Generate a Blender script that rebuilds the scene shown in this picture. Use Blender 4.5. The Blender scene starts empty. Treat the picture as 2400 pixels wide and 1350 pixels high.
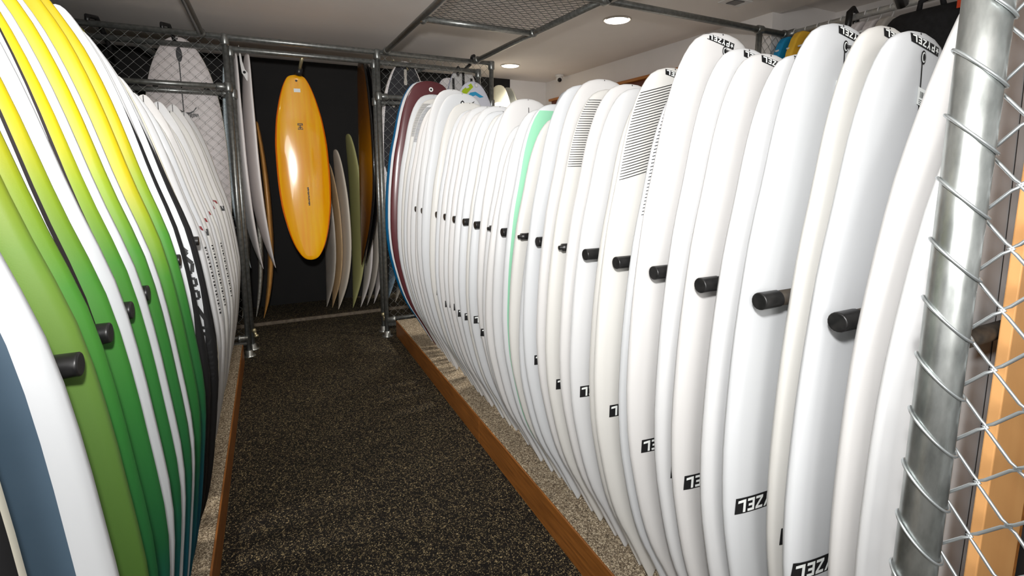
import bpy, bmesh, math, random
import numpy as np
from mathutils import Vector, Matrix
random.seed(7)
scene = bpy.context.scene
COL = scene.collection
PI = math.pi
R = math.radians

# ------------------------------------------------------------------ camera
cam_d = bpy.data.cameras.new('camera'); cam = bpy.data.objects.new('camera', cam_d); COL.objects.link(cam)
cam.location = (0, 0, 1.51)
cam.rotation_euler = (PI/2 - R(8.247), 0, -R(25.95))
cam_d.sensor_width = 36; cam_d.lens = 17.49; cam_d.shift_y = -109/2400; cam_d.clip_start = .02
scene.camera = cam

# ------------------------------------------------------------------ world, lights, exposure
scene.view_settings.view_transform = 'Standard'; scene.view_settings.look = 'None'
scene.view_settings.exposure = 0.06; scene.view_settings.gamma = 1; scene.view_settings.use_curve_mapping = False
w = bpy.data.worlds.new('shop_world'); scene.world = w; w.use_nodes = True
w.node_tree.nodes['Background'].inputs[0].default_value = (1, .97, .94, 1)
w.node_tree.nodes['Background'].inputs[1].default_value = .42

def area(name, loc, target, size, power, color=(1, 1, 1), spread=180, shape='DISK', sy=None):
    d = bpy.data.lights.new(name, 'AREA'); d.shape = shape; d.size = size
    if sy: d.size_y = sy
    d.energy = power; d.color = color; d.spread = R(spread)
    o = bpy.data.objects.new(name, d); COL.objects.link(o); o.location = loc
    o.rotation_euler = (Vector(target)-Vector(loc)).to_track_quat('-Z', 'Y').to_euler()
    return o
def spot(name, loc, target, size, power, color, radius):
    d = bpy.data.lights.new(name, 'SPOT'); d.spot_size = R(size); d.spot_blend = 1; d.shadow_soft_size = radius; d.energy = power; d.color = color
    o = bpy.data.objects.new(name, d); COL.objects.link(o); o.location = loc
    o.rotation_euler = (Vector(target)-Vector(loc)).to_track_quat('-Z', 'Y').to_euler(); return o
# the photographer's flash, above the camera, head tilted up towards the far end
spot('camera_flash', (-.05, .02, 1.80), (.95, 4.4, 2.15), 112, 74, (1, .985, .97), .05)
spot('flash_far_fill', (-.05, .02, 1.80), (.6, 5.5, 1.9), 60, 240, (1, .985, .97), .05)  # extra narrow lamp added at the flash to lift the far end
pt = bpy.data.lights.new('flash_round_fill', 'POINT'); pt.energy = 34; pt.shadow_soft_size = .05; pt.color = (1, .985, .97)  # all-round fill added at the flash, lifts ceiling and near boards
po = bpy.data.objects.new('flash_round_fill', pt); COL.objects.link(po); po.location = (-.05, .0, 1.80)
spot('flash_side_fill', (-.05, .02, 1.80), (1.15, .9, 1.20), 96, 54, (1, .985, .97), .05)  # extra lamp added at the flash to brighten the near right boards
# fill lamp added behind the camera to lift the near right boards
area('near_right_fill', (-.6, -1.7, 1.9), (1.15, 1.0, .75), 1.3, 11, (1, .98, .95), 85)

# ------------------------------------------------------------------ materials
def lin(c):
    return tuple(((v/255)/12.92 if v/255 <= .04045 else ((v/255+.055)/1.055)**2.4) for v in c) + (1,)
def mat(name, rgb, rough=.5, metal=0, coat=0, spec=.5, emit=None, es=1):
    m = bpy.data.materials.new(name); m.use_nodes = True
    b = m.node_tree.nodes['Principled BSDF']
    b.inputs['Base Color'].default_value = lin(rgb); b.inputs['Roughness'].default_value = rough
    b.inputs['Metallic'].default_value = metal; b.inputs['Coat Weight'].default_value = coat
    b.inputs['Specular IOR Level'].default_value = spec
    if emit:
        b.inputs['Emission Color'].default_value = lin(emit); b.inputs['Emission Strength'].default_value = es
    return m
def nodes(m): return m.node_tree.nodes, m.node_tree.links, m.node_tree.nodes['Principled BSDF']
def ramp(n, stops, interp='LINEAR'):
    r = n.new('ShaderNodeValToRGB'); r.color_ramp.interpolation = interp
    e = r.color_ramp.elements
    while len(e) < len(stops): e.new(.5)
    for k, (p, c) in enumerate(stops): e[k].position = p; e[k].color = lin(c)
    return r
def coords(n, l, scale=(1, 1, 1), kind='Object'):
    t = n.new('ShaderNodeTexCoord'); mp = n.new('ShaderNodeMapping'); mp.inputs['Scale'].default_value = scale
    l.new(t.outputs[kind], mp.inputs['Vector']); return mp.outputs['Vector']
def noisy(name, a, b, scale=8, rough=.6, stretch=(1, 1, 1), bump=0, metal=0, detail=4, lo=.35, hi=.65, coat=0):
    m = mat(name, a, rough, metal, coat); n, l, p = nodes(m)
    v = coords(n, l, stretch); t = n.new('ShaderNodeTexNoise'); t.inputs['Scale'].default_value = scale; t.inputs['Detail'].default_value = detail
    l.new(v, t.inputs['Vector']); r = ramp(n, [(lo, a), (hi, b)]); l.new(t.outputs['Fac'], r.inputs['Fac']); l.new(r.outputs['Color'], p.inputs['Base Color'])
    if bump:
        bp = n.new('ShaderNodeBump'); bp.inputs['Strength'].default_value = bump; bp.inputs['Distance'].default_value = .004
        l.new(t.outputs['Fac'], bp.inputs['Height']); l.new(bp.outputs['Normal'], p.inputs['Normal'])
    return m
def speckle(name, base, specks, scale, frac, rough=.9, bump=.3):
    """rubber granule flooring: every voronoi cell is one granule, a share of them light"""
    m = mat(name, base, rough, spec=.25); n, l, p = nodes(m)
    v = coords(n, l, (1, 1, 1))
    nz = n.new('ShaderNodeTexNoise'); nz.inputs['Scale'].default_value = 60; l.new(v, nz.inputs['Vector'])
    mx = n.new('ShaderNodeMixRGB'); mx.blend_type = 'LINEAR_LIGHT'; mx.inputs[0].default_value = .012
    l.new(v, mx.inputs[1]); l.new(nz.outputs['Color'], mx.inputs[2])
    vo = n.new('ShaderNodeTexVoronoi'); vo.inputs['Scale'].default_value = scale; l.new(mx.outputs[0], vo.inputs['Vector'])
    sp = n.new('ShaderNodeSeparateColor'); l.new(vo.outputs['Color'], sp.inputs[0])
    r1 = ramp(n, [(0, base)] + [(1-frac+frac*k/len(specks), c) for k, c in enumerate(specks)], 'CONSTANT')
    l.new(sp.outputs[0], r1.inputs['Fac']); l.new(r1.outputs['Color'], p.inputs['Base Color'])
    bp = n.new('ShaderNodeBump'); bp.inputs['Strength'].default_value = bump; bp.inputs['Distance'].default_value = .002
    l.new(sp.outputs[1], bp.inputs['Height']); l.new(bp.outputs['Normal'], p.inputs['Normal'])
    return m
def zgrad(name, stops, rough=.55, z0=0, z1=2):
    """colour fade along the length of a board"""
    m = mat(name, (90, 150, 60), rough); n, l, p = nodes(m)
    t = n.new('ShaderNodeTexCoord'); s = n.new('ShaderNodeSeparateXYZ'); l.new(t.outputs['Object'], s.inputs[0])
    mr = n.new('ShaderNodeMapRange'); mr.inputs[1].default_value = z0; mr.inputs[2].default_value = z1; l.new(s.outputs['Z'], mr.inputs[0])
    r = ramp(n, [((z-z0)/(z1-z0), c) for z, c in stops]); l.new(mr.outputs[0], r.inputs['Fac']); l.new(r.outputs['Color'], p.inputs['Base Color'])
    nz = n.new('ShaderNodeTexNoise'); nz.inputs['Scale'].default_value = 500; l.new(t.outputs['Object'], nz.inputs['Vector'])
    bp = n.new('ShaderNodeBump'); bp.inputs['Strength'].default_value = .08; bp.inputs['Distance'].default_value = .001
    l.new(nz.outputs['Fac'], bp.inputs['Height']); l.new(bp.outputs['Normal'], p.inputs['Normal'])
    return m

M = {}
M['white'] = [mat('white_sanded', (203, 204, 205), .45), mat('white_cool', (201, 203.5, 206), .45), mat('white_warm', (205, 204, 200), .45), mat('white_pink', (204, 203, 202), .45)]
M['cream'] = mat('cream_foam', (236, 232, 214), .5)
M['black'] = mat('black_print', (18, 18, 20), .5)
M['ink'] = mat('ink_line', (40, 38, 38), .5)
M['print_white'] = mat('white_print', (236, 240, 238), .5)
M['mint'] = mat('mint_spray', (136, 196, 163), .5)
M['rubber'] = noisy('black_rubber', (20, 20, 21), (34, 33, 33), 60, .38)
M['tape'] = noisy('cloth_tape', (38, 33, 28), (58, 50, 40), 70, .7)
M['steel'] = noisy('galvanised_steel', (142, 146, 144), (196, 200, 198), 55, .34, (1, 1, .35), .05, .9, 5, .3, .7)
M['steel_dark'] = noisy('weathered_pipe', (122, 124, 122), (146, 148, 145), 40, .36, (1, 1, 1), .05, .75, 4)
M['steel_bright'] = noisy('bright_pipe', (205, 206, 202), (232, 232, 228), 40, .35, (1, 1, 1), 0, .45)
M['wire'] = mat('zinc_wire', (190, 196, 198), .35, .85)
M['wire_far'] = mat('dull_zinc_wire', (132, 134, 132), .45, .7)
M['brass'] = mat('brass_fitting', (196, 186, 150), .35, .8)
M['floor'] = speckle('rubber_floor', (20, 18, 16), [(58, 50, 38), (120, 106, 76), (160, 144, 108), (70, 62, 50)], 285, .27)
M['plinth_top'] = speckle('plinth_carpet', (120, 106, 88), [(178, 164, 140), (205, 192, 168), (84, 74, 62), (150, 136, 114)], 260, .62)
M['wood'] = noisy('oak_fascia', (112, 66, 24), (168, 106, 46), 14, .45, (5, .35, 5), .05, 0, 6, .25, .75)
M['ply'] = noisy('ply_panel', (196, 142, 86), (208, 156, 98), 5, .5, (3, 3, .4), 0, 0, 4, .3, .7)
M['red_timber'] = noisy('red_timber', (96, 44, 26), (126, 62, 36), 6, .4, (4, .3, 4))
M['orange_timber'] = noisy('orange_timber', (176, 108, 44), (196, 128, 58), 6, .4, (4, .3, 4))
M['ceiling'] = noisy('ceiling_paint', (232, 226, 221), (236, 230, 225), 2, .8)
M['wall'] = noisy('wall_paint', (234, 230, 227), (238, 234, 231), 3, .8)
M['blackwall'] = noisy('black_wall_paint', (9, 8, 8), (17, 15, 14), 3, .8, (1, 1, 1), .05)
M['lamp_glow'] = mat('lamp_glow', (255, 250, 240), .5, emit=(255, 248, 236), es=9)
M['lamp_rim'] = mat('lamp_rim', (190, 182, 172), .3, .6)
M['plastic_white'] = mat('plastic_white', (225, 224, 222), .3)
M['dark_glass'] = mat('dark_glass', (20, 16, 16), .1)

# ------------------------------------------------------------------ object helpers
def link(name, me, parent=None, m=None, smooth=True):
    o = bpy.data.objects.new(name, me); COL.objects.link(o)
    if m is not None:
        for k in (m if isinstance(m, (list, tuple)) else [m]): me.materials.append(k)
    if smooth and len(me.polygons): me.polygons.foreach_set('use_smooth', [True]*len(me.polygons))
    if parent is not None: o.parent = parent
    return o
def tag(o, label=None, cat=None, group=None, kind=None):
    for k, v in (('label', label), ('category', cat), ('group', group), ('kind', kind)):
        if v: o[k] = v
    return o
def empty(name, loc=(0, 0, 0), label=None, cat=None, group=None, rz=0):
    o = bpy.data.objects.new(name, None); COL.objects.link(o); o.location = loc; o.rotation_euler = (0, 0, rz)
    o.empty_display_size = .05
    return tag(o, label, cat, group)
class G:
    """collects vertices and faces of one mesh"""
    def __init__(s): s.v = []; s.f = []
    def add(s, vs, fs):
        k = len(s.v); s.v += [tuple(x) for x in vs]; s.f += [tuple(i+k for i in f) for f in fs]
    def box(s, a, b, bev=0):
        (x0, y0, z0), (x1, y1, z1) = a, b
        s.add([(x0, y0, z0), (x1, y0, z0), (x1, y1, z0), (x0, y1, z0), (x0, y0, z1), (x1, y0, z1), (x1, y1, z1), (x0, y1, z1)],
              [(0, 3, 2, 1), (4, 5, 6, 7), (0, 1, 5, 4), (1, 2, 6, 5), (2, 3, 7, 6), (3, 0, 4, 7)])
    def tube(s, pts, r, seg=10, closed=False, cap=True):
        P = [Vector(p) for p in pts]; n = len(P); rr = r if isinstance(r, (list, tuple)) else [r]*n
        T = []
        for i in range(n):
            a = P[(i-1) % n] if (closed or i > 0) else P[i]; b = P[(i+1) % n] if (closed or i < n-1) else P[i]
            t = (b-a); T.append(t.normalized() if t.length > 1e-9 else (T[-1] if T else Vector((0, 0, 1))))
        u = T[0].orthogonal().normalized(); vs = []
        for i in range(n):
            u = (u - T[i]*u.dot(T[i])); u = u.normalized() if u.length > 1e-6 else T[i].orthogonal().normalized()
            w_ = T[i].cross(u)
            for k in range(seg):
                a = 2*PI*k/seg; vs.append(P[i]+(u*math.cos(a)+w_*math.sin(a))*rr[i])
        fs = []
        for i in range(n if closed else n-1):
            j = (i+1) % n
            for k in range(seg):
                fs.append((i*seg+k, i*seg+(k+1) % seg, j*seg+(k+1) % seg, j*seg+k))
        if cap and not closed:
            fs.append(tuple(range(seg-1, -1, -1))); fs.append(tuple((n-1)*seg+k for k in range(seg)))
        s.add(vs, fs)
    def lathe(s, prof, axis_o, axis_d, seg=20):
        """prof: list of (distance along axis, radius)"""
        o = Vector(axis_o); d = Vector(axis_d).normalized(); u = d.orthogonal().normalized(); q = d.cross(u); n = len(prof)
        vs = [o+d*a+(u*math.cos(2*PI*k/seg)+q*math.sin(2*PI*k/seg))*max(r, 1e-4) for a, r in prof for k in range(seg)]
        fs = [(i*seg+k, i*seg+(k+1) % seg, (i+1)*seg+(k+1) % seg, (i+1)*seg+k) for i in range(n-1) for k in range(seg)]
        fs += [tuple(range(seg-1, -1, -1)), tuple((n-1)*seg+k for k in range(seg))]
        s.add(vs, fs)
    def mesh(s, name):
        me = bpy.data.meshes.new(name); me.from_pydata(s.v, [], s.f); me.update(); return me
    def build(s, name, m, parent=None, smooth=True): return link(name, s.mesh(name), parent, m, smooth)
def bevel(o, wd=.004, seg=2):
    b = o.modifiers.new('bevel', 'BEVEL'); b.width = wd; b.segments = seg; b.limit_method = 'ANGLE'
    for p in o.data.polygons: p.use_smooth = False
    return o
def box(name, a, b, m, parent=None, bv=.003):
    g = G(); g.box(a, b); o = g.build(name, m, parent, False)
    if bv: bevel(o, bv)
    return o
def struct(o): o['kind'] = 'structure'; return o

# ------------------------------------------------------------------ surfboard builder
def pchip(xs, ys):
    x = np.array(xs, float); y = np.array(ys, float); h = np.diff(x); d = np.diff(y)/h; m = np.zeros(len(x))
    for i in range(1, len(x)-1):
        if d[i-1]*d[i] > 0:
            a = 2*h[i]+h[i-1]; b = h[i]+2*h[i-1]; m[i] = (a+b)/(a/d[i-1]+b/d[i])
    m[0] = d[0]; m[-1] = d[-1]
    def f(q):
        q = min(max(q, x[0]), x[-1]); i = min(max(int(np.searchsorted(x, q))-1, 0), len(x)-2)
        t = (q-x[i])/h[i]
        return ((2*t**3-3*t*t+1)*y[i]+(t**3-2*t*t+t)*h[i]*m[i]+(-2*t**3+3*t*t)*y[i+1]+(t**3-t*t)*h[i]*m[i+1])
    return f
def ang(t): return math.acos(max(-1, min(1, 1-2*t)))
def make_profile(tf):
    f = pchip([ang(t) for t, _ in tf], [v for _, v in tf]); return lambda t: max(0, float(f(ang(t))))
# nose down, tail up
P_SHORT = make_profile([(0, 0), (.012, .055), (.06, .22), (.11, .39), (.157, .56), (.2, .68), (.285, .84), (.39, .97), (.47, 1), (.55, .985), (.72, .875), (.81, .755), (.88, .66), (.94, .53), (.97, .42), (.988, .31), (1, 0)])
P_PIN = make_profile([(0, 0), (.012, .055), (.06, .22), (.11, .39), (.157, .56), (.2, .68), (.285, .84), (.39, .97), (.48, 1), (.58, .98), (.768, .767), (.86, .54), (.93, .31), (.976, .13), (1, 0)])
# tail down, nose up
P_SOFT = make_profile([(0, 0), (.004, .36), (.02, .5), (.06, .68), (.15, .83), (.25, .92), (.39, 1), (.5, .95), (.63, .85), (.75, .645), (.85, .48), (.92, .33), (.97, .17), (1, 0)])
P_LONG = make_profile([(0, 0), (.006, .2), (.03, .42), (.1, .68), (.2, .86), (.35, .98), (.48, 1), (.6, .985), (.75, .9), (.86, .74), (.93, .55), (.97, .38), (.99, .24), (1, 0)])
P_EGG = make_profile([(0, 0), (.01, .25), (.04, .43), (.1, .63), (.2, .82), (.33, .96), (.46, 1), (.6, .985), (.74, .89), (.85, .725), (.93, .545), (.97, .41), (.99, .30), (1, 0)])

class Board:
    """board standing along +z, deck side to -y; every surface point comes from S(t, angle)"""
    def __init__(s, L, hw, T, prof, rk0=0, rk1=0, tm=.5, a=.8, b=.9):
        s.L, s.hw, s.T, s.p, s.rk0, s.rk1, s.tm, s.a, s.b = L, hw, T, prof, rk0, rk1, tm, a, b
    def w(s, t): return s.hw*s.p(t)
    def h(s, t):
        f = .34+.66*math.sin(PI*min(max(t*.94+.03, 0), 1))**.75
        return s.T/2*f*min(1, (s.p(t)/.34))**.6
    def rock(s, t):
        return -(s.rk0*((s.tm-t)/s.tm)**2.4 if t < s.tm else s.rk1*((t-s.tm)/(1-s.tm))**2.4)
    def S(s, t, th, off=0):
        c, n = math.cos(th), math.sin(th)
        x = (s.w(t)+off)*math.copysign(abs(c)**s.a, c); y = (s.h(t)+off)*math.copysign(abs(n)**s.b, n)
        return (x, y+s.rock(t), t*s.L)
    def D(s, x, z, off=.0012, side=-1):
        """point on the deck face above (x, z)"""
        t = min(max(z/s.L, 0), 1); w_ = max(s.w(t), 1e-4); q = min(abs(x)/w_, 1)
        return (x, side*(s.h(t)*max(0, 1-q**(2/s.a))**(s.b/2)+off)+s.rock(t), z)
    def body(s, name, m, parent=None, N=40, Mm=22, th0=None, th1=None, off=0):
        """whole shell, or only the sector between two angles"""
        g = G(); full = th0 is None; ts = [.5-.5*math.cos(PI*i/N) for i in range(N+1)]
        if full:
            vs = [s.S(0, 0)]; 
            for t in ts[1:-1]: vs += [s.S(t, 2*PI*k/Mm) for k in range(Mm)]
            vs.append(s.S(1, 0)); fs = []
            for k in range(Mm):
                fs.append((0, 1+(k+1) % Mm, 1+k)); e = len(vs)-1; b0 = 1+(N-2)*Mm
                fs.append((e, b0+k, b0+(k+1) % Mm))
            for i in range(N-2):
                for k in range(Mm):
                    a = 1+i*Mm; fs.append((a+k, a+(k+1) % Mm, a+Mm+(k+1) % Mm, a+Mm+k))
            g.add(vs, fs)
        else:
            vs = []
            for t in ts:
                A = th0(t) if callable(th0) else th0; B = th1(t) if callable(th1) else th1
                vs += [s.S(t, A+(B-A)*k/Mm, off) for k in range(Mm+1)]
            fs = [(i*(Mm+1)+k, i*(Mm+1)+k+1, (i+1)*(Mm+1)+k+1, (i+1)*(Mm+1)+k) for i in range(N) for k in range(Mm)]
            g.add(vs, fs)
        return g.build(name, m, parent)
    def band(s, name, m, parent, z0, z1, xa, xb, n=24, k=3, off=.0012, side=-1):
        """printed or sprayed band on the deck between two x(z) curves"""
        g = G(); vs = []
        for i in range(n+1):
            z = z0+(z1-z0)*i/n; A = xa(z) if callable(xa) else xa; B = xb(z) if callable(xb) else xb
            vs += [s.D(A+(B-A)*j/k, z, off, side) for j in range(k+1)]
        g.add(vs, [(i*(k+1)+j, i*(k+1)+j+1, (i+1)*(k+1)+j+1, (i+1)*(k+1)+j) for i in range(n) for j in range(k)])
        return g.build(name, m, parent)
    def patch(s, name, m, parent, polys, off=.0012, side=-1):
        """flat prints: list of (x,z) polygons laid on the deck"""
        g = G()
        for p in polys: g.add([s.D(x, z, off, side) for x, z in p], [tuple(range(len(p)))])
        return g.build(name, m, parent, False)
    def disc(s, name, m, parent, x, z, r, off=.0016, rz=None, side=-1, n=18):
        rz = rz or r
        return s.patch(name, m, parent, [[(x+r*math.cos(2*PI*k/n), z+rz*math.sin(2*PI*k/n)) for k in range(n)]], off, side)

# block letters in a unit cell, made of quads
GL = {
 'P': [[(0, 0), (.3, 0), (.3, 1), (0, 1)], [(.3, .8), (.9, .8), (.9, 1), (.3, 1)], [(.66, .42), (.9, .42), (.9, .8), (.66, .8)], [(.3, .36), (.9, .36), (.9, .55), (.3, .55)]],
 'Y': [[(.36, 0), (.64, 0), (.64, .5), (.36, .5)], [(0, 1), (.3, 1), (.62, .46), (.38, .42)], [(.7, 1), (1, 1), (.62, .42), (.38, .46)]],
 'Z': [[(0, .8), (1, .8), (1, 1), (0, 1)], [(.66, .8), (1, .8), (.34, .2), (0, .2)], [(0, 0), (1, 0), (1, .2), (0, .2)]],
 'E': [[(0, 0), (.3, 0), (.3, 1), (0, 1)], [(.3, .8), (.92, .8), (.88, 1), (.3, 1)], [(.3, .41), (.8, .41), (.8, .6), (.3, .6)], [(.3, 0), (.95, 0), (.95, .2), (.3, .2)]],
 'L': [[(0, 0), (.32, 0), (.32, 1), (0, 1)], [(.32, 0), (1, .06), (1, .26), (.32, .22)]],
 '*': [[(.5+.5*math.cos(PI/2+2*PI*k/5), .5+.5*math.sin(PI/2+2*PI*k/5)), (.5+.2*math.cos(PI/2+2*PI*k/5+PI/5), .5+.2*math.sin(PI/2+2*PI*k/5+PI/5)), (.5, .5), (.5+.2*math.cos(PI/2+2*PI*k/5-PI/5), .5+.2*math.sin(PI/2+2*PI*k/5-PI/5))] for k in range(5)],
}
def shop_logo(bd, root, x0, z1, wd, ht, tilt=0):
    """star PYZEL sticker, upside down as the boards stand on their noses; x0,z1 = its upper left corner"""
    ca, sa = math.cos(tilt), math.sin(tilt)
    def tr(u, v):  # u right, v down, in sticker units (0..1)
        a, b = u*wd, -v*ht
        return (x0+a*ca-b*sa, z1+a*sa+b*ca)
    n = 12
    pl = [[tr(i/n, 0), tr((i+1)/n, 0), tr((i+1)/n, 1), tr(i/n, 1)] for i in range(n)]
    st = bd.patch('logo_sticker', M['black'], root, pl, .0010)
    polys = []; word = '*PYZEL'; cw = 1/(len(word)+.25)
    for k, ch in enumerate(word):
        for p in GL[ch]:
            q = []
            for (a, b) in p:
                u = (k+.2+a*.84)*cw; v = .1+(1-b)*.8          # reading frame: u right, v down
                q.append(tr(1-u, 1-v))                          # turned by half a turn
            polys.append(q)
    bd.patch('lettering', M['print_white'], st, polys, .0022)
    return st

# ================================================================== ROOM
XR = 3.40
struct(box('floor', (-2.2, -3, -.06), (5, 6.1, 0), M['floor'], bv=0))
ceil = struct(box('ceiling', (-2.2, -1.6, 2.65), (3.47, 6.1, 2.75), M['ceiling'], bv=0))
wb = struct(box('wall_back', (-2.2, 5.96, 0), (5, 6.1, 2.65), M['wall'], bv=0))
struct(box('black_panel', (-1.6, 5.935, 0), (2.86, 5.96, 2.649), M['blackwall'], wb, .002))
struct(box('wall_left', (-1.62, .2, 0), (-1.5, 5.96, 2.65), M['blackwall'], bv=0))
wr = struct(box('wall_right', (XR, 2.62, 0), (XR+.12, 5.96, 2.65), M['wall'], bv=0))
struct(box('wall_alcove', (4.2, -1, 0), (4.3, 2.9, 2.80), M['wall'], bv=0))
struct(box('wall_alcove_end', (XR+.12, 2.66, 0), (4.25, 2.76, 2.9), M['wall'], bv=0))
struct(box('ceiling_alcove', (XR+.06, -1, 2.76), (4.3, 2.8, 2.84), M['ceiling'], bv=0))
# timber picture rail on the right wall
t1 = struct(box('trim_1', (XR-.05, 3.0, 2.20), (XR, 5.72, 2.375), M['red_timber'], bv=.004))
struct(box('trim_cap', (XR-.085, 2.96, 2.375), (XR, 5.74, 2.405), M['orange_timber'], t1, .006))
# dark square vent in the ceiling
vt = empty('ceiling_vent', (2.96, 2.58, 2.65), 'small dark square vent in the ceiling above the right wall', 'vent')
box('vent_frame', (-.10, -.06, -.006), (.10, .06, 0), M['plastic_white'], vt, .002)
box('vent_hole', (-.045, -.04, -.009), (.045, .04, -.0062), M['dark_glass'], vt, 0)

# recessed downlights
def downlight(x, y, lab, power, vis=True):
    e = empty('ceiling_downlight', (x, y, 2.65), lab, 'light', 'recessed ceiling downlights')
    g = G(); g.lathe([(0, .088), (.006, .102), (.008, .102), (.002, .108), (0, .108)], (0, 0, 0), (0, 0, -1), 32); g.build('rim', M['lamp_rim'], e)
    g = G(); g.add([(.092*math.cos(2*PI*k/32), .092*math.sin(2*PI*k/32), -.0095) for k in range(32)], [tuple(range(31, -1, -1))]); g.build('lamp_face', M['lamp_glow'], e, False)
    d = bpy.data.lights.new('downlight_lamp', 'SPOT'); d.energy = power; d.spot_size = R(130); d.spot_blend = .9; d.shadow_soft_size = .09; d.color = (1, .93, .84)
    o = bpy.data.objects.new('downlight_lamp', d); COL.objects.link(o); o.parent = e; o.location = (0, 0, -.03)
downlight(2.49, 3.27, 'round glowing ceiling downlight nearer the camera, above the tall white boards', 210)
downlight(2.49, 5.16, 'round glowing ceiling downlight farther back, beside the pipe cage corner', 200)
downlight(.40, 3.05, 'ceiling downlight over the middle of the aisle', 45)
downlight(-1.2, 2.1, 'added ceiling downlight out of view over the left row of boards', 130)  # added out of view to light the left row and back bay

# cctv dome
cc = empty('security_camera', (3.27, 5.40, 2.62), 'small white dome security camera high in the back corner', 'security camera')
g = G(); g.lathe([(0, .05), (.02, .05), (.025, .035)], (0, 0, .03), (0, 0, -1), 20); g.build('base', M['plastic_white'], cc)
g = G(); g.lathe([(-.04, .001), (-.035, .022), (-.02, .038), (0, .044), (.02, .038), (.035, .022), (.04, .001)], (0, 0, -.02), (0, 0, 1), 20); g.build('dome', M['plastic_white'], cc)
g = G(); g.lathe([(0, .026), (.012, .024), (.016, .001)], (-.015, -.03, -.035), (-.35, -.8, -.45), 16); g.build('lens', M['dark_glass'], cc)

# ================================================================== PLINTHS
def plinth(name, lab, x_front, x_back, y0, y1, cuts, h=.15, sgn=1):
    e = empty(name, (x_front, y0, 0), lab, 'plinth')
    d = x_back-x_front
    th = .028*sgn
    g = G(); a = (min(th, d), 0, 0); b = (max(th, d), y1-y0, h-.012); g.box(a, b); g.build('core', M['wood'], e, False)
    ys = [0]+cuts+[y1-y0]
    tops = [0, (y1-y0)*.31 if sgn > 0 else 2.383-y0, y1-y0]
    for k in range(len(tops)-1):
        box('carpet_panel', (min(th*.25, d), tops[k]+.001, h-.012), (max(th*.25, d), tops[k+1]-.001, h), M['plinth_top'], e, .003)
    for k in range(len(ys)-1):
        box('fascia_board', (min(0, th), ys[k]+.0008, 0), (max(0, th), ys[k+1]-.0008, h-.004), M['wood'], e, .003)
    return e
plinth('display_plinth', 'low wood fronted plinth with speckled top under the right row of white boards', .966, 2.0, -.3, 4.40, [2.404+.3])
plinth('display_plinth', 'low wood fronted plinth with speckled top under the left row of boards', -.256, -1.45, .2, 4.30, [2.1], sgn=-1)
e = empty('display_platform', (-1.4, 5.27, 0), 'low dark carpeted platform along the black back wall', 'plinth')
box('carpet_panel', (0, .03, 0), (2.2, .655, .03), M['floor'], e, .004)
box('carpet_panel', (2.202, .03, 0), (4.6, .655, .03), M['floor'], e, .004)
box('nosing', (0, 0, 0), (4.6, .028, .031), noisy('nosing_strip', (92, 82, 70), (120, 108, 92), 30, .7), e, .004)

# ================================================================== PEG RACKS
def rack(name, lab, X, Y0, n, Z, sgn, Xb, skip=(), nubs=()):
    e = empty(name, (X, Y0, Z), lab, 'rack')
    d = (Xb-X)
    caps = None
    for k in range(n):
        if k in skip: continue
        y = .15*k
        r = .0155 if k not in nubs else .013
        g = G(); g.tube([(sgn*.035, y, 0), (d, y, 0)], r, 14); p = g.build('peg', M['tape'], e)
        if k in nubs:
            g = G(); g.lathe([(0, .001), (.0, .007), (.010, .007), (.012, .013), (.040, .013)], (0, y, 0), (sgn, 0, 0), 14); g.build('bare_end', M['rubber'], p)
        else:
            g = G(); g.lathe([(0, .001), (.0, .0142), (.0, .0156), (.0008, .0168), (.0022, .0175), (.004, .0175), (.051, .0175), (.052, .0175), (.054, .0155)], (0, y, 0), (sgn, 0, 0), 18); g.build('rubber_cap', M['rubber'], p)
    g = G(); g.tube([(d, -.10, 0), (d, .15*(n-1)+.45, 0)], .024, 14); g.build('back_rail', M['steel_dark'], e)
    for y in (.3, .15*(n-1)*.5, .15*(n-1)+.2):
        g = G(); g.tube([(d+sgn*.03, y, -Z+.152), (d+sgn*.03, y, .1)], .022, 12); g.build('upright', M['steel_dark'], e)
    return e
rack('peg_rack', 'row of black capped pegs dividing the white boards on the right', .849, .49, 21, 1.254, 1, 1.475, skip=(16,), nubs=(6, 8, 10))
rack('peg_rack', 'row of black capped pegs dividing the green and white boards on the left', -.252, .863, 10, 1.24, -1, -.86, skip=(4, 5, 7, 8))

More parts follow.
